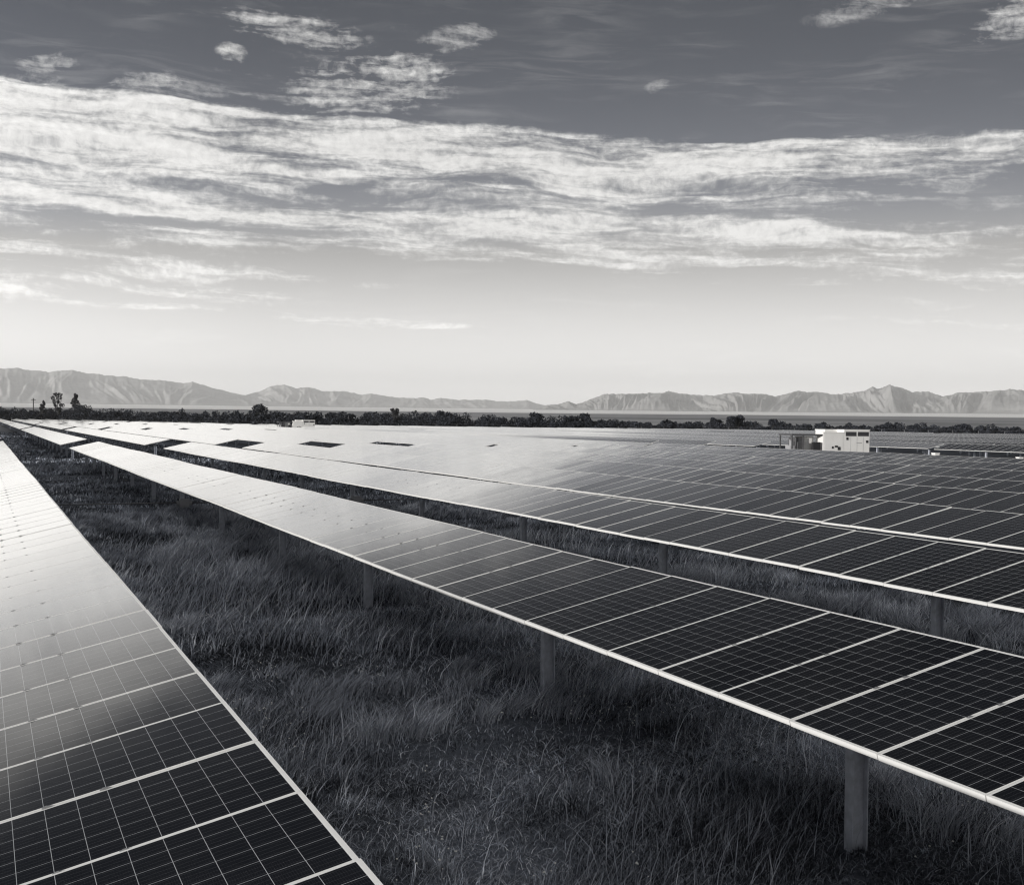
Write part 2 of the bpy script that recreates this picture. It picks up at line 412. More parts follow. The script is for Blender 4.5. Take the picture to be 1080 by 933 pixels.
# (azimuth, elevation, half length, half thickness, angle, amount)
WISPS = [(13.0, 16.75, 4.2, 0.9, -6, 0.72), (10.3, 15.65, 0.9, 0.55, -20, 0.9), (16.4, 14.6, 4.8, 1.8, 8, 0.8), (2.6, 14.6, 1.7, 0.55, 10, 0.5), (7.0, 13.6, 4.2, 0.9, 10, 0.32), (1.5, 13.6, 2.5, 0.7, 6, 0.4),
         (6.5, 14.0, 2.4, 0.8, 10, 0.6), (20.2, 16.7, 2.4, 0.7, 12, 0.5), (44.3, 16.6, 2.4, 1.0, 14, 0.75), (38.5, 17.6, 3.2, 0.6, 10, 0.45),
         (29.3, 14.75, 0.8, 0.35, 15, 0.35), (44.3, 8.1, 1.6, 0.32, 0, 0.9)]
build_world()

# ------------------------------------------------------------------ ground, mountains, haze
RISE0, RISE = 900.0, 0.0092
def gz(d): return np.maximum(0.0, np.asarray(d, float)-RISE0)*RISE

def build_ground():
    radii = np.r_[0.0, np.geomspace(4, 18500, 70)]
    na = 192
    v = [(0, 0, 0)]; f = []
    for r in radii[1:]:
        zz = float(gz(r))
        for k in range(na):
            t = 2*math.pi*k/na
            v.append((r*math.sin(t), r*math.cos(t), zz))
    for k in range(na): f.append((0, 1+(k+1) % na, 1+k))
    for i in range(len(radii)-2):
        a = 1+i*na; b = a+na
        for k in range(na):
            j = (k+1) % na
            f.append((a+k, a+j, b+j, b+k))
    me = bpy.data.meshes.new('ground'); me.from_pydata(v, [], f); me.materials.append(M_GROUND)
    me.polygons.foreach_set('use_smooth', [True]*len(f)); me.update()
    tag(link('ground', me), kind='structure')
build_ground()

PROFILE = [(-30,1.3),(-24,1.6),(-18,1.5),(-12,1.9),(-7,1.7),(-3,1.85),(0.76,1.94),(1.5,1.98),(1.99,1.9),(2.63,1.85),(3.59,1.96),(4.05,1.85),(4.94,1.76),(5.85,1.69),(6.4,1.61),(7.2,1.57),(7.84,1.52),(8.24,1.48),(8.65,1.53),(9.22,1.36),(9.87,1.2),(10.45,1.07),(10.9,0.97),(11.52,1.13),(12.06,1.4),(12.64,1.48),(13.14,1.31),(13.73,1.37),(14.39,1.2),(15.21,1.22),(15.72,1.16),(16.1,1.04),(16.53,1.12),(17.43,0.98),(18.37,0.92),(18.87,0.98),(19.23,0.86),(19.66,0.96),(20.59,0.87),(21.6,0.91),(22.46,0.82),(23.61,0.9),(24.32,0.66),(25.05,0.74),(25.43,0.85),(25.82,0.73),(26.47,0.97),(27.11,1.23),(27.75,1.22),(28.35,1.24),(29.12,1.26),(29.67,1.27),(29.97,1.38),(30.52,1.27),(31.11,1.22),(32.0,1.17),(32.54,1.29),(32.96,1.32),(33.51,1.26),(34.05,1.31),(34.71,1.15),(35.25,1.29),(35.7,1.42),(36.09,1.35),(36.56,1.37),(37.21,1.26),(37.85,1.33),(38.53,1.43),(38.85,1.62),(39.09,1.53),(39.6,1.69),(40.08,1.57),(40.51,1.39),(41.18,1.43),(41.8,1.19),(42.45,1.37),(42.91,1.37),(43.63,1.42),(44.45,1.51),(45.01,1.48),(48,1.3),(52,1.6),(57,1.1),(62,1.5),(70,1.0),(78,0.8)]

def build_range(name, a0, a1, Rr, depth, step, prof, seed, spur=0.62):
    az = np.arange(a0, a1+1e-6, step)
    pa = np.array([p[0] for p in prof]); pe = np.array([p[1] for p in prof])
    el = np.interp(az, pa, pe)
    el = el+0.045*(fbm(az*4, az*0+seed, 2, seed)-0.5)+0.05*(fbm(az*14, az*0+seed, 3, seed+50)-0.5)
    # the range sinks into the plain at both ends
    crest = Rr*np.tan(np.radians(el))+CAM_Z
    nt_ = 90
    t = np.linspace(-1, 1, nt_)
    verts = np.zeros((len(az), nt_, 3))
    zc = crest-gz(Rr)
    for j, tt in enumerate(t):
        d = Rr+tt*depth
        # spurs run down from the crest, each its own way, and fork
        w = abs(tt)
        wu = az+1.2*(fbm(az*0.45+3.0, az*0+tt*1.1+seed, 2, seed)-0.5)*(0.5+1.8*w)+0.95*tt*np.sin(az*0.9+seed)+0.10*(fbm(az*6, az*0+tt*9+seed, 2, seed+8)-0.5)
        def ridged(k, v, sd): return 1-np.abs(2*vnoise(wu*k+0.9*k*tt*np.sin(wu*1.7+sd)*0.25, az*0+tt*v+sd, sd)-1)
        r1 = ridged(1.15, 0.9, seed+1)**1.3; r2 = ridged(2.6, 1.6, seed+2); r3 = ridged(5.5, 3.4, seed+3); r4 = ridged(11.0, 7.0, seed+4)
        base = (1-w)**1.25
        amp = 4*w*(1-w)
        rel = base*(1+0.0*az)+amp*spur*(0.56*(r1-0.5)+0.40*(r2-0.5)*(0.35+r1)+0.27*(r3-0.5)*(0.3+r2)+0.11*(r4-0.5)+0.05*(ridged(23.0, 15.0, seed+5)-0.5))
        rel = np.clip(rel, 0, None)*np.clip((1-w)*9, 0, 1) if tt < 0 else np.clip(base+0*az, 0, None)
        h = np.minimum(zc*rel, zc*(1.0 if w < 0.03 else 1.0-0.12*min(1.0, w*4)))
        zz = gz(d)+np.maximum(h, 0)-3.0*(w > 0.985)
        verts[:, j, 0] = d*np.sin(np.radians(az)); verts[:, j, 1] = d*np.cos(np.radians(az)); verts[:, j, 2] = zz
    na = len(az)
    idx = np.arange(na*nt_).reshape(na, nt_)
    q = np.stack([idx[:-1, :-1], idx[1:, :-1], idx[1:, 1:], idx[:-1, 1:]], -1).reshape(-1, 4)[:, ::-1]
    me = fast_mesh(name, verts.reshape(-1, 3), q.ravel(), np.full(len(q), 4), [M_MOUNT], smooth=False)
    return tag(link(name, me), kind='structure')

base_el = 0.42
left_prof = [p for p in PROFILE if p[0] <= 10.9]+[(11.6, 0.86), (13, 0.72), (15, 0.6), (17, base_el)]
mid_prof = [(7, base_el), (9, 0.7)]+[p for p in PROFILE if 10.45 <= p[0] <= 25.9]+[(26.5, 0.66), (27.5, base_el)]
right_prof = [(23.6, base_el), (24.4, 0.62)]+[p for p in PROFILE if p[0] >= 24.9]
build_range('mountains', -30, 17, 15800, 2300, 0.05, left_prof, 21, 0.26)
build_range('mountains', 7, 27.5, 16300, 1900, 0.05, mid_prof, 35, 0.36)
build_range('mountains', 23.6, 78, 11600, 2000, 0.035, right_prof, 48, 0.95)

def build_haze():
    mb = MB(); mb.box((-19500, -19500, -1.2), (19500, 19500, 545))
    m = bpy.data.materials.new('haze'); m.use_nodes = True; nt = m.node_tree
    nt.nodes.remove(nt.nodes['Principled BSDF'])
    pv = N(nt, 'ShaderNodeVolumePrincipled')
    pv.inputs['Color'].default_value = (0.97, 0.97, 0.965, 1)
    pv.inputs['Density'].default_value = HAZE
    pv.inputs['Anisotropy'].default_value = 0.0
    nt.links.new(pv.outputs[0], nt.nodes['Material Output'].inputs['Volume'])
    tag(link('haze', mb.mesh('haze', [m])), kind='stuff')
HAZE = 4.2e-5
build_haze()

# ------------------------------------------------------------------ the solar field
ROW_X = [0.465, 6.63, 12.88, 18.36, 24.75, 30.45, 37.15, 44.6, 51.0]
while ROW_X[-1] < 196: ROW_X.append(ROW_X[-1]+6.2)
END = [(-60,590),(11,572),(30,566),(50,470),(63,360),(78,328),(94,326),(109,303),(125,286),(172,280),(186,250),(198,200),(225,140),(270,60)]
def yend(x): return float(np.interp(x, [p[0] for p in END], [p[1] for p in END]))
BLOCKS = [(None, 92.0), (102.5, 204.8), (213.5, 315.0), (324.0, 425.5), (434.5, 570.0)]
PHASE = {0: 4.893, 1: 5.93, 2: 5.40}

EDGE = 0.024                       # lip along the row's long edges
def frame_into(mb, y0, lip, gap, th):
    L0, L1 = y0, y0+P-gap
    mb.box((-W/2, L0, -th), (W/2, L0+lip, 0)); mb.box((-W/2, L1-lip, -th), (W/2, L1, 0))
    mb.box((-W/2, L0+lip, -th), (-W/2+EDGE, L1-lip, 0)); mb.box((W/2-EDGE, L0+lip, -th), (W/2, L1-lip, 0))
def glass_into(mb, y0, lip, gap, m0):
    a, b = -W/2+EDGE, W/2-EDGE; c, d = y0+lip, y0+P-gap-lip
    mb.quad([(a,c,-.0009),(b,c,-.0009),(b,d,-.0009),(a,d,-.0009)], m0, [(0,0),(1,0),(1,1),(0,1)])
    mb.quad([(a,d,-.009),(b,d,-.009),(b,c,-.009),(a,c,-.009)], m0+1, [(0,0),(1,0),(1,1),(0,1)])
def frame_mesh():
    mb = MB(); frame_into(mb, 0.0, 0.015, 0.011, 0.042)
    return mb.mesh('solar_panel', [M_ALU])
def glass_mesh():
    mb = MB(); glass_into(mb, 0.0, 0.015, 0.011, 0)
    return mb.mesh('glass', [M_CELL, M_BACK])
def clamp_mesh():
    mb = MB(); mb.box((-0.022, -0.017, 0.0005), (0.022, 0.007, 0.004)); mb.box((-0.008, -0.0095, 0.004), (0.008, 0.0005, 0.008))
    return mb.mesh('clamp', [M_CLAMP])
def panel_into(mb, y0, lip=0.010, gap=0.014, th=0.042):
    frame_into(mb, y0, lip, gap, th); glass_into(mb, y0, lip, gap, 1)
def whole_panel_mesh():
    """frame and glass in one, for rows where the parts are under a pixel"""
    mb = MB(); panel_into(mb, 0.0)
    return mb.mesh('solar_panel', [M_ALU, M_CELL, M_BACK])

ME_FRAME, ME_GLASS, ME_CLAMP, ME_PANEL = frame_mesh(), glass_mesh(), clamp_mesh(), whole_panel_mesh()
def post_mesh(h):
    """driven H-section pile, flanges facing across the row"""
    x, y, tf, tw = 0.078, 0.052, 0.011, 0.008
    o = [(-x,-y),(-x+tf,-y),(-x+tf,-tw/2),(x-tf,-tw/2),(x-tf,-y),(x,-y),(x,y),(x-tf,y),(x-tf,tw/2),(-x+tf,tw/2),(-x+tf,y),(-x,y)]
    n = len(o); v = [(px, py, z) for z in (-0.3, h) for px, py in o]
    f = [(i, (i+1) % n, n+(i+1) % n, n+i) for i in range(n)]
    for k in (0, n):
        q = [(0,1,10,11), (2,3,8,9), (4,5,6,7)]
        f += [tuple(k+i for i in (c if k else c[::-1])) for c in q]
    me = bpy.data.meshes.new('post'); me.from_pydata(v, [], f); me.materials.append(M_STEEL); me.update()
    return me
def bearing_mesh():
    mb = MB()
    mb.box((-0.10, -0.035, 0.0), (0.10, 0.035, 0.03))
    mb.tube((0, -0.045, 0.09), (0, 0.045, 0.09), 0.095, n=14)
    return mb.mesh('bearing', [M_DARKSTEEL])
POST_H = AXIS_Z-0.27
ME_POST, ME_BEAR = post_mesh(POST_H), bearing_mesh()
def gearbox_mesh():
    mb = MB(); mb.box((-0.16, -0.13, 0.30), (0.16, 0.13, 0.60)); mb.tube((-0.26, 0, 0.45), (0.26, 0, 0.45), 0.085, n=12)
    return mb.mesh('gearbox', [M_GREYP])
def lever_mesh():
    mb = MB(); mb.tube((-0.05, 0.10, 0.55), (-0.02, 0.10, AXIS_Z-0.2), 0.035, n=8); mb.box((-0.09, 0.06, AXIS_Z-0.34), (0.09, 0.14, AXIS_Z-0.2))
    return mb.mesh('lever_arm', [M_STEEL])
ME_GEAR, ME_LEVER = gearbox_mesh(), lever_mesh()
POSTS_Y = [1.0, 8.35, 14.45, 22.45, 29.65, 37.75, 45.8, 53.8, 61.7, 69.6, 76.8, 83.0, 89.8]

ORD = ['first','second','third','fourth','fifth','sixth','seventh','eighth','ninth','tenth','eleventh','twelfth','thirteenth','fourteenth','fifteenth','sixteenth','seventeenth','eighteenth','nineteenth','twentieth',
       'twenty-first','twenty-second','twenty-third','twenty-fourth','twenty-fifth','twenty-sixth','twenty-seventh','twenty-eighth','twenty-ninth','thirtieth','thirty-first','thirty-second','thirty-third','thirty-fourth','thirty-fifth']
FIRST_LABELS = {
 0: 'long solar panel row running down the left edge, brightest and closest, seen from above',
 1: 'long solar panel row crossing the middle of the grass on tall bare posts',
 2: 'solar panel row just behind the middle one, with grass and posts showing beneath',
 3: 'solar panel row whose front edge almost touches the row before it, thin dark gap'}
BLOCK_PHRASE = ['in the nearest block', 'between the first and second cross aisles', 'in the third block from the camera', 'in the fourth block from the camera', 'in the farthest block before the trees']

SHORT_PHRASE = ['nearest block', 'second block', 'third block', 'fourth block', 'farthest block']
def tilt_of(i, b):
    r = random.Random(i*31+b*7+1)
    t = TILT+R_(r.uniform(-0.35, 0.35) if i > 3 else 0.0)
    if i == 9 and b >= 1: t += R_(3.2)
    if i == 13 and b == 0: t += R_(2.6)
    if i > 9 and r.random() < 0.14: t += R_(r.uniform(1.0, 2.4))
    return t

ROW_DZ = {0: 0.04, 3: 0.045, 4: 0.01}
SPLIT = {(9, 2): [(213.5, 243.0), (259.0, 315.0)], (10, 2): [(213.5, 243.0), (259.0, 315.0)]}
SKIP = {(9, 0), (10, 0), (11, 0), (12, 0)}         # the clearing round the inverter station
def add_table(i, b, x, y0, y1):
    t = tilt_of(i, b)
    r = random.Random(i*97+b)
    root = empty('solar_panel_row', (x, (y0+y1)/2, ROW_DZ.get(i, 0.0)))
    if b == 0 and i in FIRST_LABELS: lab = FIRST_LABELS[i]
    else: lab = f'solar panel row, {ORD[i]} from the left, {BLOCK_PHRASE[b]}'
    tag(root, lab, 'solar row', 'rows of solar panels across the plain')
    oy = root.location.y
    n = int(round((y1-y0)/P))
    rot = (0, -t, 0)
    detail = 2 if (b == 0 and i <= 3) else (1 if b == 0 and i <= 8 else 0)
    zt = -0.095
    if detail:
        for k in range(n):
            yy = y0+k*P
            js = 0.45 if i <= 1 else 1.0; jit = (R_(r.gauss(0, 0.12*js)), -t+R_(r.gauss(0, 0.16*js)), R_(r.gauss(0, 0.03*js))); zz = 0.010*math.sin(yy*0.21+i)+0.006*math.sin(yy*0.57+2*i)+r.gauss(0, 0.0012)
            if detail == 2 and yy < 75:
                pn = link('solar_panel', ME_FRAME, root, (r.gauss(0, 0.0015), yy-oy, AXIS_Z+zz), jit)
                link('glass', ME_GLASS, pn)
                if (i <= 1 and yy < 50) or (i == 2 and yy < 40):
                    for s in (-1, 1): link('clamp', ME_CLAMP, pn, (s*0.9/12*W, 0, 0))
            else:
                link('solar_panel', ME_PANEL, root, (r.gauss(0, 0.0015), yy-oy, AXIS_Z+zz), jit)
        mb = MB(); mb.box((-0.06, y0-oy+0.1, -0.06), (0.06, y1-oy-0.1, 0.06))
        link('torque_tube', mb.mesh('torque_tube', [M_STEEL]), root, (math.sin(t)*-zt*-1, 0, AXIS_Z+math.cos(t)*zt-0.012), rot)
        off = {0: 3.1, 1: 0.0, 2: 0.0}.get(i, r.uniform(-2, 2))
        for py in POSTS_Y:
            if not (y0+0.3 < py+off < y1-0.2): continue
            po = link('post', ME_POST, root, (0, py+off-oy, 0))
            link('bearing', ME_BEAR, po, (0, 0, POST_H))
        if y0 < 45 < y1:
            g = link('gearbox', ME_GEAR, root, (0, 45.3-oy, 0)); link('lever_arm', ME_LEVER, g)
    else:
        mb = MB()
        for k in range(n): panel_into(mb, y0+k*P-oy)
        pan = link('panel_deck', mb.mesh('panel_deck', [M_ALU, M_CELL, M_BACK]), root, (0, 0, AXIS_Z), rot)
        mb = MB(); mb.box((-0.06, y0-oy+0.1, -0.06), (0.06, y1-oy-0.1, 0.06))
        link('torque_tube', mb.mesh('torque_tube', [M_STEEL]), root, (0, 0, AXIS_Z+math.cos(t)*zt-0.012), rot)
        yy = y0+0.9
        while yy < y1:
            link('post', ME_POST, root, (0, yy-oy, 0)); yy += 7.4
    return root

for i, x in enumerate(ROW_X):
    ye = yend(x)
    for b, (a, e) in enumerate(BLOCKS):
        if (i, b) in SKIP: continue
        if i >= 6 and b == 1 and (i, 0) not in SKIP: a = 92.6
        if b == 0:
            lo = max(0.0, x*0.93-5.0)
            ph = PHASE.get(i, 5.0+0.37*i)
            k = math.floor((lo-ph)/P) if i > 1 else -3
            a = ph+k*P
        if b > 0 and a < x*0.93-6: a = x*0.93-6
        e = min(e, ye)
        if e-a < 14: continue
        if (i, b) in SPLIT:                       # the second inverter station stands between the halves
            for q, (a2, e2) in enumerate(SPLIT[(i, b)]):
                t = add_table(i, b, x, a2, a2+int((e2-a2)/P)*P)
                t['label'] = f'solar panel row, {ORD[i]} from the left, half {"before" if q == 0 else "behind"} the small distant inverter station'
            continue
        n = int((e-a)/P)
        if b == 0 and n > 98: n = 98
        add_table(i, b, x, a, a+n*P)

# rows beside and behind the camera's left, which keep the low sun off the ground as the others do
for k, x in enumerate((-5.7, -11.87, -18.05, -24.2)):
    for bi, (a, e) in enumerate([(-65.0, 92.0)]+BLOCKS[1:]):
        if k > 1 and bi > 1: continue
        cy = (a+e)/2
        root = empty('solar_panel_row', (x, cy, 0.13))
        tag(root, f'solar panel row outside the left edge, {ORD[k]} out, {SHORT_PHRASE[bi]}', 'solar row', 'rows of solar panels across the plain')
        mb = MB()
        for q in range(int((e-a)/P)): panel_into(mb, a+q*P-cy)
        link('panel_deck', mb.mesh('panel_deck', [M_ALU, M_CELL, M_BACK]), root, (0, 0, AXIS_Z), (0, -TILT, 0))
        mb = MB(); mb.box((-0.06, a-cy+.2, -0.06), (0.06, e-cy-.2, 0.06)); link('torque_tube', mb.mesh('torque_tube', [M_STEEL]), root, (0, 0, AXIS_Z-0.11), (0, -TILT, 0))
        yy = a+1.0
        while yy < e: link('post', ME_POST, root, (0, yy-cy, 0)); yy += 7.6

# drive shaft that links the rows
mb = MB(); mb.tube((-1.0, 45.3, 0.45), (58.0, 45.3, 0.45), 0.02, n=10)
tag(link('drive_shaft', mb.mesh('drive_shaft', [M_DARKSTEEL])), 'long thin steel drive shaft lying low across the rows, under the panels', 'drive shaft')

# ------------------------------------------------------------------ inverter stations
def louver(mb, a, b, y, n=6):
    (x0, z0), (x1, z1) = a, b
    mb.box((x0, y-0.012, z0), (x1, y+0.004, z1), 0)
    for k in range(n):
        z = z0+(k+0.5)*(z1-z0)/n
        mb.box((x0+0.02, y-0.03, z-0.008), (x1-0.02, y-0.0125, z+0.012), 1)

def inverter_station(loc, label):
    root = empty('inverter_station', loc); root.scale = (0.87, 0.87, 1.0)
    tag(root, label, 'inverter station', 'white inverter stations among the solar rows')
    mb = MB(); mb.box((-3.2, -0.4, 0.0), (5.6, 2.6, 0.28)); link('plinth', mb.mesh('plinth', [M_CONC]), root)
    # low cabinet
    mb = MB(); mb.box((0.35, 0.0, 0.28), (2.62, 0.95, 2.72)); mb.box((0.31, -0.04, 2.72), (2.62, 0.99, 2.79))
    cab = link('switch_cabinet', mb.mesh('switch_cabinet', [M_WHITE]), root)
    mb = MB(); mb.box((0.45, -0.012, 0.42), (2.55, -0.001, 2.62)); mb.box((1.49, -0.016, 0.45), (1.505, -0.0125, 2.6))
    d = link('door', mb.mesh('door', [M_WHITE]), cab)
    for (x, z, w, h) in ((1.28, 1.50, .17, .17), (1.60, 1.60, .30, .14), (1.92, 1.38, .28, .26)):
        mb = MB(); mb.box((x, -0.05, z), (x+w, -0.0165, z+h)); link('meter', mb.mesh('meter', [M_BLACK]), cab)
    # tall container behind and beside it
    mb = MB(); mb.box((2.64, 0.0, 0.28), (5.45, 2.45, 2.92)); mb.box((2.60, -0.04, 2.92), (5.49, 2.49, 3.0)); mb.box((1.3, 1.05, 0.28), (2.64, 2.45, 2.92)); mb.box((1.26, 1.01, 2.92), (2.60, 2.49, 3.0))
    con = link('container', mb.mesh('container', [M_WHITE]), root)
    for x0, x1 in ((2.80, 3.98), (4.14, 5.36)):
        mb = MB(); louver(mb, (x0, 2.48), (x1, 2.82), -0.004); link('louver', mb.mesh('louver', [M_BLACK, M_DARKSTEEL]), con)
    for (x, z, w, h) in ((2.86, 2.18, .2, .2), (5.06, 1.95, .22, .2)):
        mb = MB(); mb.box((x, -0.05, z), (x+w, -0.001, z+h)); link('vent', mb.mesh('vent', [M_BLACK]), con)
    mb = MB()
    for x in (3.35, 4.05, 4.75): mb.box((x, -0.012, 0.4), (x+0.02, -0.001, 2.42))
    mb.box((4.0, -0.02, 1.93), (4.6, -0.001, 1.97)); link('panel_seam', mb.mesh('panel_seam', [M_GREYP]), con)
    # transformer under an open steel frame
    mb = MB()
    for x in (-2.95, -1.75): 
        for y in (0.1, 1.9): mb.box((x, y, 0.28), (x+0.1, y+0.1, 2.5))
    mb.box((-2.98, 0.05, 2.5), (0.30, 2.05, 2.62)); link('steel_frame', mb.mesh('steel_frame', [M_DARKSTEEL]), root)
    mb = MB(); mb.box((-2.25, 0.4, 0.28), (-1.5, 1.6, 2.35))
    for k in range(6): mb.box((-2.22+k*0.12, 0.2, 0.7), (-2.17+k*0.12, 0.4, 2.0))
    link('transformer', mb.mesh('transformer', [M_DARKSTEEL]), root)
    mb = MB(); mb.box((-2.8, 0.5, 0.28), (-2.35, 1.3, 1.7)); mb.tube((-2.58, 0.9, 1.7), (-2.58, 0.9, 2.2), 0.07, n=8); mb.tube((-2.7, 0.6, 1.7), (-2.7, 0.6, 2.1), 0.05, n=8); link('bushing_box', mb.mesh('bushing_box', [M_GREYP]), root)
    mb = MB(); mb.box((-1.38, 0.7, 0.28), (-0.20, 1.9, 2.45)); link('control_cabinet', mb.mesh('control_cabinet', [M_WHITE]), root)
    mb = MB(); mb.box((-0.72, 0.0, 0.9), (0.05, 0.3, 2.0)); mb.box((-0.35, 0.05, 0.28), (-0.27, 0.15, 0.9)); mb.box((-0.03, 0.05, 0.28), (0.05, 0.15, 0.9)); link('fan_unit', mb.mesh('fan_unit', [M_BLACK]), root)
    mb = MB(); mb.box((-1.1, -0.1, 0.28), (-0.05, -0.02, 0.72)); link('guard_plate', mb.mesh('guard_plate', [M_WHITE]), root)
    mb = MB(); mb.box((-1.62, -0.1, 0.28), (-1.44, 0.2, 1.35)); link('meter_box', mb.mesh('meter_box', [M_WHITE]), root)
    mb = MB(); mb.box((-2.9, -0.05, 0.28), (-2.5, 0.3, 0.5)); link('cable_box', mb.mesh('cable_box', [M_WHITE]), root)
    return root
inverter_station((60.3, 81.0, 0), 'white inverter container with louvers and dark transformer, standing between panel rows at right')
inverter_station((57.6, 250.0, 0), 'small distant white inverter station standing above the bright panels at left')

def cabinet(loc, label, s=1.0):
    root = empty('equipment_cabinet', loc); root.scale = (0.55, 0.7, 1.0)
    tag(root, label, 'cabinet')
    mb = MB(); mb.box((-0.5*s, -0.35*s, 0.12), (0.5*s, 0.35*s, 1.25*s)); mb.box((-0.55*s, -0.4*s, 1.25*s), (0.55*s, 0.4*s, 1.32*s)); link('body', mb.mesh('body', [M_WHITE]), root)
    mb = MB(); mb.box((-0.42*s, -0.37*s, 0.22), (0.42*s, -0.352*s, 1.15*s)); link('door', mb.mesh('door', [M_WHITE]), root)
    mb = MB(); mb.box((-0.6*s, -0.45*s, 0), (0.6*s, 0.45*s, 0.12)); link('base', mb.mesh('base', [M_CONC]), root)
# pale dirt track through the clearing
mb = MB(); mb.quad([(57, 30, .012), (74.5, 30, .012), (74.5, 97, .012), (57, 97, .012)]); tag(link('dirt_track', mb.mesh('dirt_track', [M_TRACK])), kind='structure')
cabinet((72.6, 82.0, 0.012), 'small white equipment cabinet at the end of the dark gap right of the inverter', 0.85)
cabinet((75.2, 75.5, 0.0), 'tiny white cabinet by the right edge, on pale dirt among the panels', 0.75)

# ------------------------------------------------------------------ grass
def in_view(x, y, m=1.5):
    """keep what the camera, or one a step aside, can see"""
    a = np.degrees(np.arctan2(x, np.maximum(y, 0.1)))
    return (a > -4) & (a < 52)

def blades(name, px, py, h, wd, lean, head, mats, seg=3, midx=None):
    n = len(px)
    base = np.stack([px, py, np.full(n, -0.01)], -1)
    dirx, diry = np.cos(head), np.sin(head)
    tw = rng.uniform(0, math.pi, n)
    wx, wy = np.cos(tw), np.sin(tw)
    nv = 2*seg+1
    V = np.zeros((n, nv, 3))
    for s in range(seg+1):
        t = s/seg
        cx = base[:, 0]+dirx*lean*h*t**1.8
        cy = base[:, 1]+diry*lean*h*t**1.8
        cz = base[:, 2]+h*(t-0.28*np.minimum(lean, 1.2)*t*t)
        ww = wd*(1-t**1.5)*0.5
        if s < seg:
            V[:, 2*s] = np.stack([cx-wx*ww, cy-wy*ww, cz], -1); V[:, 2*s+1] = np.stack([cx+wx*ww, cy+wy*ww, cz], -1)
        else: V[:, 2*seg] = np.stack([cx, cy, cz], -1)
    off = (np.arange(n)*nv)[:, None]
    fl = []
    tot = []
    pat = []
    for s in range(seg-1): pat += [2*s, 2*s+1, 2*s+3, 2*s+2]; tot.append(4)
    pat += [2*seg-2, 2*seg-1, 2*seg]; tot.append(3)
    faces = (off+np.array(pat)[None]).ravel()
    me = fast_mesh(name, V.reshape(-1, 3), faces, np.tile(tot, n), mats, None if midx is None else np.repeat(midx, len(tot)))
    return link(name, me)

def scatter(xa, xb, ya, yb, per):
    n = int((xb-xa)*(yb-ya)*per)
    return rng.uniform(xa, xb, n), rng.uniform(ya, yb, n)

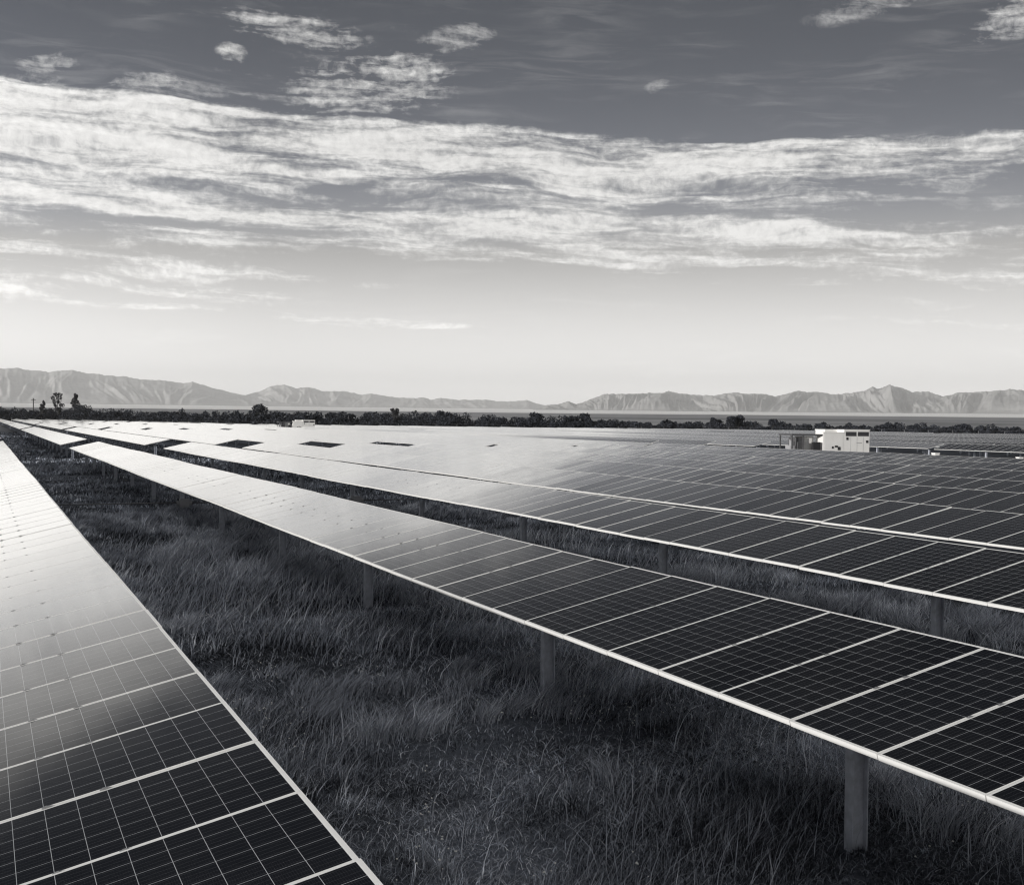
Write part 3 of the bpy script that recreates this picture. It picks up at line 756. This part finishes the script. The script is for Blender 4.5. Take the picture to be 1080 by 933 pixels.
def meadow():
    X, Y, S = [], [], []
    for (xa, xb, ya, yb, per, sc_) in ((0.6, 9, 4.0, 12, 3000, 1.0), (0.4, 16, 12, 22, 1500, 1.2), (0.4, 22, 22, 40, 560, 1.8), (0.2, 24, 40, 70, 170, 2.9), (0.0, 24, 70, 130, 48, 5.0), (0, 20, 130, 260, 10, 9.0)):
        x, y = scatter(xa, xb, ya, yb, per)
        k = in_view(x, y)
        X.append(x[k]); Y.append(y[k]); S.append(np.full(k.sum(), sc_))
    x, y, s = np.concatenate(X), np.concatenate(Y), np.concatenate(S)
    p1 = fbm(x*0.42+3, y*0.42, 3, 4); p2 = fbm(x*1.6, y*1.6, 3, 8)
    p3 = fbm(x*4.5, y*4.5, 2, 15)
    tall = np.clip((p1-0.40)*3.4, 0, 1)*0.55+np.clip((p2-0.42)*2.8, 0, 1)*0.35+np.clip((p3-0.45)*2.2, 0, 1)*0.3
    tall = np.clip(tall, 0, 1.1)
    keep = rng.random(len(x)) < 0.20+0.80*tall
    x, y, s, tall = x[keep], y[keep], s[keep], tall[keep]
    n = len(x)
    h = (0.045+0.28*tall**1.4)*rng.uniform(0.4, 1.3, n)
    wd = np.clip(np.hypot(x, y)*0.00082, 0.004, 0.2)*rng.uniform(0.45, 1.35, n)
    lean = rng.uniform(0.1, 1.3, n)
    head = 0.2+3.0*(fbm(x*0.5, y*0.5, 3, 12)-0.5)+rng.normal(0, 1, n)*(2.3-1.3*tall)
    far = s > 2
    midx = (rng.random(n) < 0.16*np.clip(tall+0.3, 0, 1)).astype(int)
    a = ~far
    o = blades('grass', x[a], y[a], h[a], wd[a], lean[a], head[a], [M_GRASS, M_DRY], 3, midx[a]); tag(o, kind='stuff')
    a = far
    o = blades('grass', x[a], y[a], h[a]*1.15, wd[a], lean[a], head[a], [M_GRASS, M_DRY], 2, midx[a]); tag(o, kind='stuff')
    # litter: short broken stalks lying every way
    x, y = np.concatenate([scatter(0.8, 9, 4.2, 12, 900), scatter(0.5, 14, 12, 26, 260)], axis=1); k = in_view(x, y); x, y = x[k], y[k]; n = len(x)
    o = blades('grass', x, y, rng.uniform(0.03, 0.11, n), np.clip(np.hypot(x, y)*0.0009, 0.005, 0.2)*rng.uniform(0.5, 1.3, n), rng.uniform(0.8, 2.4, n), rng.uniform(0, 2*math.pi, n), [M_GRASS, M_DRY], 2, (rng.random(n) < 0.35).astype(int)); tag(o, kind='stuff')
    # tussocks: tall pale bunches, gathered in drifts
    tx, ty = scatter(0.9, 17, 4.6, 46, 3.4)
    tp = fbm(tx*0.33+9, ty*0.33, 3, 41); k = in_view(tx, ty) & (tp > 0.50); tx, ty = tx[k], ty[k]
    X, Y, H, L, D = [], [], [], [], []
    for a, b in zip(tx, ty):
        q = int(rng.uniform(60, 240)); sp = rng.uniform(0.07, 0.22); hd = rng.normal(0.25, 0.6)
        ang = rng.uniform(0, 2*math.pi, q); rr = np.abs(rng.normal(0, sp, q))
        X.append(a+rr*np.cos(ang)); Y.append(b+rr*np.sin(ang)); H.append(rng.uniform(0.22, 0.50)*rng.uniform(0.45, 1.1, q)); L.append(rng.uniform(0.3, 0.9)+0*ang+rng.uniform(-.2, .4, q))
        D.append(hd+0.7*np.sin(ang-hd)*0+rng.normal(0, 0.55, q)+np.where(rng.random(q) < .3, ang, 0))
    X, Y, H, L, D = map(np.concatenate, (X, Y, H, L, D))
    o = blades('dry_grass', X, Y, H, np.clip(np.hypot(X, Y)*0.00072, 0.004, 0.2)*rng.uniform(0.45, 1.2, len(X)), L, D, [M_GRASS, M_DRY], 3, (rng.random(len(X)) < 0.8).astype(int)); tag(o, kind='stuff')
    # taller seed stems, pale
    x, y = scatter(1.0, 16, 4.5, 34, 60)
    p = fbm(x*0.42+3, y*0.42, 3, 4); k = in_view(x, y) & (rng.random(len(x)) < np.clip((p-0.36)*4, 0.05, 1)); x, y = x[k], y[k]; n = len(x)
    o = blades('dry_grass', x, y, rng.uniform(0.28, 0.58, n), np.hypot(x, y)*0.00075*rng.uniform(0.5, 1.2, n), rng.uniform(0.25, 0.9, n), rng.normal(0.2, 0.8, n), [M_DRY], 3); tag(o, kind='stuff')
    # pale dry grass along the cross aisles
    x, y = np.concatenate([rng.uniform(1, 6.5, 3800), rng.uniform(1, 6.5, 900), rng.uniform(8, 13, 700)]), np.concatenate([rng.uniform(80, 88, 3800), rng.uniform(66, 69, 900), rng.uniform(84, 96, 700)])
    p = fbm(x*0.3, y*0.12, 3, 6); k = p > 0.44; x, y = x[k], y[k]; n = len(x)
    o = blades('dry_grass', x, y, rng.uniform(0.2, 0.42, n), rng.uniform(0.02, 0.045, n), rng.uniform(0.3, 0.9, n), rng.normal(0.2, 1.2, n), [M_GRASS, M_DRY], 2, (rng.random(n) < 0.45).astype(int)); tag(o, kind='stuff')
    # flower heads: little pale specks on thin stems
    mb_v = []; F = []
    x, y = scatter(1.6, 9, 6, 34, 3.2)
    p = fbm(x*0.7, y*0.7, 2, 33); k = in_view(x, y) & (p > 0.56); x, y = x[k], y[k]
    mb = MB()
    for a, b in zip(x, y):
        for q in range(random.randint(1, 4)):
            px, py = a+random.gauss(0, .05), b+random.gauss(0, .05); hz = random.uniform(.16, .36); r = random.uniform(.006, .012)
            mb.tube((px, py, 0), (px+.02, py, hz), .0018, .0012, 3, 1, False)
            mb.tube((px+.02, py, hz), (px+.022, py, hz+r*.9), r, r*.4, 6, 0)
    tag(link('wildflowers', mb.mesh('wildflowers', [M_FLOWER, M_GRASS])), kind='stuff')
meadow()

# ------------------------------------------------------------------ trees at the field's end
def leaf_cloud(centres, radii, per, size, nrm_up=0.3, seed=0):
    r = np.random.default_rng(seed)
    pts = []
    for c, rad, n in zip(centres, radii, per):
        d = r.normal(size=(n, 3)); d /= np.linalg.norm(d, axis=1)[:, None]
        rr = r.uniform(0.25, 1.0, n)**0.45
        pts.append(np.asarray(c)+d*rr[:, None]*np.asarray(rad))
    p = np.concatenate(pts); n = len(p)
    a = r.normal(size=(n, 3)); a /= np.linalg.norm(a, axis=1)[:, None]
    b = np.cross(a, r.normal(size=(n, 3))); b /= np.linalg.norm(b, axis=1)[:, None]
    s = size*r.uniform(0.5, 1.3, n)[:, None]
    V = np.stack([p-a*s, p+b*s*0.6, p+a*s, p-b*s*0.6], 1)
    return V

def leaf_mesh(name, V, mat):
    n = len(V)
    return fast_mesh(name, V.reshape(-1, 3), np.arange(4*n), np.full(n, 4), [mat])

def at_end(az, extra):
    """a point on the ground just past the field's far edge, along an azimuth"""
    t = math.tan(R_(az))
    for (x0, y0), (x1, y1) in zip(END, END[1:]):
        f0, f1 = x0-t*y0, x1-t*y1
        if f0 <= 0 <= f1 or f1 <= 0 <= f0:
            k = f0/(f0-f1); d = math.hypot(x0+k*(x1-x0), y0+k*(y1-y0))+extra
            return Vector((d*math.sin(R_(az)), d*math.cos(R_(az)), 0)), d
    raise ValueError(az)

def treeline():
    Vs = []
    az = -3.0
    r = np.random.default_rng(3)
    top = lambda a: float(np.interp(a, [-3, 0.76, 8.5, 17.7, 24, 29.8, 38, 45, 52], [.36, .36, .31, .33, .26, .10, .06, .015, .0]))
    while az < 52:
        base, d0 = at_end(az, 0)
        step = np.degrees(2.1/d0)*r.uniform(0.6, 1.4)
        for row in range(4):
            p, d = at_end(az+r.uniform(-.2, .2)*step*3, 8+row*9+r.uniform(-4, 6))
            hh = max(1.6, CAM_Z+d*math.tan(R_(top(az))))*r.uniform(0.62, 1.02)*(0.85 if row == 0 else 1.0)
            wd = hh*r.uniform(0.45, 0.75)
            nc = 4
            cs = [(p.x+r.normal()*wd*.45, p.y+r.normal()*wd*.45, hh*r.uniform(.25, .80)) for _ in range(nc)]
            rad = [(wd*r.uniform(.35, .6), wd*r.uniform(.35, .6), hh*r.uniform(.17, .27)) for _ in range(nc)]
            Vs.append(leaf_cloud(cs, rad, [85]*nc, 0.40 if d > 350 else 0.28, seed=int(az*1000+row+99999)))
        az += step
    V = np.concatenate(Vs)
    tag(link('treeline', leaf_mesh('treeline', V, M_LEAF)), kind='stuff')
treeline()

def tree(az, top_el, width_deg, label, kind='mesquite', extra=16, cat='tree', name='mesquite_tree', seed=0):
    p, d = at_end(az, extra)
    h = CAM_Z+d*math.tan(R_(top_el)); w = d*R_(width_deg)/2
    r = np.random.default_rng(seed+int(az*100))
    root = empty(name, p)
    tag(root, label, cat)
    mb = MB()
    tr = max(0.12, h*0.028)
    mb.tube((0, 0, -0.2), (0.1, 0, h*0.35), tr, tr*0.75, 8)
    if kind == 'mesquite':
        nb = 13
        cs = [(r.normal()*w*.42, r.normal()*w*.42, h*r.uniform(.28, .86)) for _ in range(nb)]
        cs = [(x, y, min(z, h*(0.90-0.35*(min(1, math.hypot(x, y)/w))**2))) for x, y, z in cs]
        rad = [(w*r.uniform(.28, .48),)*2+(h*r.uniform(.10, .17),) for _ in range(nb)]
        n = [150]*nb
        for c in cs[:7]: mb.tube((0.1, 0, h*0.33), (c[0]*.8, c[1]*.8, c[2]), tr*.55, tr*.18, 5)
    elif kind == 'poplar':
        nb = 18; cs = []; rad = []
        for k in range(nb):
            t = (k+.5)/nb
            ww = w*(0.75+0.45*math.sin(math.pi*min(1, t*1.1)))*(1.15-0.45*t)
            cs.append((r.normal()*ww*.38, r.normal()*ww*.38, h*(.14+.80*t)))
            rad.append((ww*r.uniform(.35, .6), ww*r.uniform(.35, .6), h*r.uniform(.05, .09)))
        n = [170]*nb
        mb.tube((0.1, 0, h*0.33), (0.0, 0.1, h*.96), tr*.75, tr*.12, 7)
        for c in cs[2:10]: mb.tube((0.05, 0, c[2]*.85), c, tr*.3, tr*.1, 5)
    else:   # forked, airy
        cs = []; rad = []; n = []
        for fx in (-.55, .5):
            mb.tube((0.1, 0, h*.3), (fx*w*.8, 0, h*.92), tr*.6, tr*.12, 6)
            for k in range(7):
                t = .16+.80*(k+.5)/7
                cs.append((fx*w*.8*t+r.normal()*w*.18, r.normal()*w*.3, h*t)); rad.append((w*r.uniform(.22, .42), w*r.uniform(.25, .4), h*r.uniform(.05, .09))); n.append(130)
    link('trunk', mb.mesh('trunk', [M_BARK]), root)
    V = leaf_cloud(cs, rad, n, 0.30, seed=seed+7)
    link('crown', leaf_mesh('crown', V, M_LEAF2 if kind != 'mesquite' else M_LEAF), root)
    return root

E_ = lambda y, az: None
tree(3.10, 1.00, 0.62, 'airy forked tree rising above the far scrub, left of the dense upright tree', 'fork', name='cottonwood_tree')
tree(3.78, 0.98, 0.50, 'dense upright dark tree, tallest above the treeline at far left', 'poplar', name='cottonwood_tree')
tree(4.02, 0.52, 1.25, 'broad rounded bush at the foot of the tall upright tree', 'mesquite', 10, 'bush', 'mesquite_bush')
tree(2.46, 0.62, 0.28, 'thin small tree between the bare pole and the airy forked tree', 'poplar', name='young_tree')
tree(11.55, 0.60, 1.25, 'wide domed dark tree in the treeline below the mountain gap', 'mesquite')
tree(17.62, 0.48, 0.55, 'ragged upright tree with two tips, in the scrub left of centre', 'fork')
tree(19.75, 0.42, 1.2, 'low wide tree crown left of centre, flat topped', 'mesquite')
tree(23.80, 0.44, 1.15, 'round dark tree in the treeline at the end of the pale low hills', 'mesquite')
tree(25.50, 0.27, 0.6, 'small rounded tree close beside a taller one at the mountain end', 'mesquite')
tree(26.10, 0.36, 0.85, 'rounded dark tree below the left end of the right mountains', 'mesquite')
tree(32.10, 0.28, 0.95, 'mid sized dark tree left of the largest round tree at right', 'mesquite')
tree(33.10, 0.42, 1.25, 'largest round dark tree in the right half of the treeline', 'mesquite')
tree(34.60, 0.17, 0.72, 'small domed tree between the largest round tree and the inverter station', 'mesquite')
tree(36.70, 0.13, 0.8, 'low spiky bush above the inverter station', 'mesquite', 14, 'bush', 'mesquite_bush')
tree(39.60, 0.14, 1.0, 'low dark bush just right of the inverter container, under the main peak', 'mesquite', 14, 'bush', 'mesquite_bush')
tree(40.65, 0.10, 0.6, 'small pointed bush to the right of the one under the main peak', 'mesquite', 14, 'bush', 'mesquite_bush')
tree(42.55, 0.09, 1.0, 'broad low bush in the scrub near the right edge', 'mesquite', 14, 'bush', 'mesquite_bush')

# bare pole at far left
p, d = at_end(2.08, 25)
root = empty('utility_pole', p); tag(root, 'thin bare pole standing in the scrub at far left', 'pole')
h = CAM_Z+d*math.tan(R_(0.70))
mb = MB(); mb.tube((0, 0, 0), (0, 0, h), 0.28, 0.2, 8); link('shaft', mb.mesh('shaft', [M_BARK]), root)
mb = MB(); mb.box((-1.0, -0.08, h-0.9), (1.0, 0.08, h-0.7)); link('crossarm', mb.mesh('crossarm', [M_BARK]), root)

# fence along the far edge of the field
fr = empty('perimeter_fence', (60, 380, 0)); tag(fr, 'wire fence with pale thin posts along the far edge of the panels', 'fence')
L = []
for (x0, y0), (x1, y1) in zip(END[:-2], END[1:-1]):
    L.append((Vector((x0, y0, 0)), Vector((x1, y1, 0))))
tot = sum((b-a).length for a, b in L); stepf = tot/97
mb = MB(); mb.tube((0, 0, 0), (0, 0, 2.1), 0.045, 0.045, 6); me_fp = mb.mesh('fence_post', [M_CLAMP])
pos = []; acc = 0.0
for a, b in L:
    ln = (b-a).length
    while acc < ln:
        q = a+(b-a)*(acc/ln); q = q+q.normalized()*4.5; pos.append(q); acc += stepf
    acc -= ln
for q in pos: link('fence_post', me_fp, fr, q-fr.location)
mb = MB()
for a, b in zip(pos, pos[1:]):
    for z in (0.4, 1.0, 1.6, 2.2): mb.tube(a-fr.location+Vector((0, 0, z)), b-fr.location+Vector((0, 0, z)), 0.012, n=3, caps=False)
link('wire', mb.mesh('wire', [M_DARKSTEEL]), fr)

# ------------------------------------------------------------------ render settings
sc.render.engine = 'CYCLES'
sc.view_settings.view_transform = 'Standard'; sc.view_settings.look = 'None'
sc.view_settings.exposure = 0.0; sc.view_settings.gamma = 1.0
sc.view_settings.use_curve_mapping = False
sc.cycles.max_bounces = 6; sc.cycles.diffuse_bounces = 4; sc.cycles.glossy_bounces = 3; sc.cycles.volume_bounces = 1
sc.cycles.transparent_max_bounces = 4
sc.cycles.use_denoising = True
sc.cycles.filter_width = 1.2
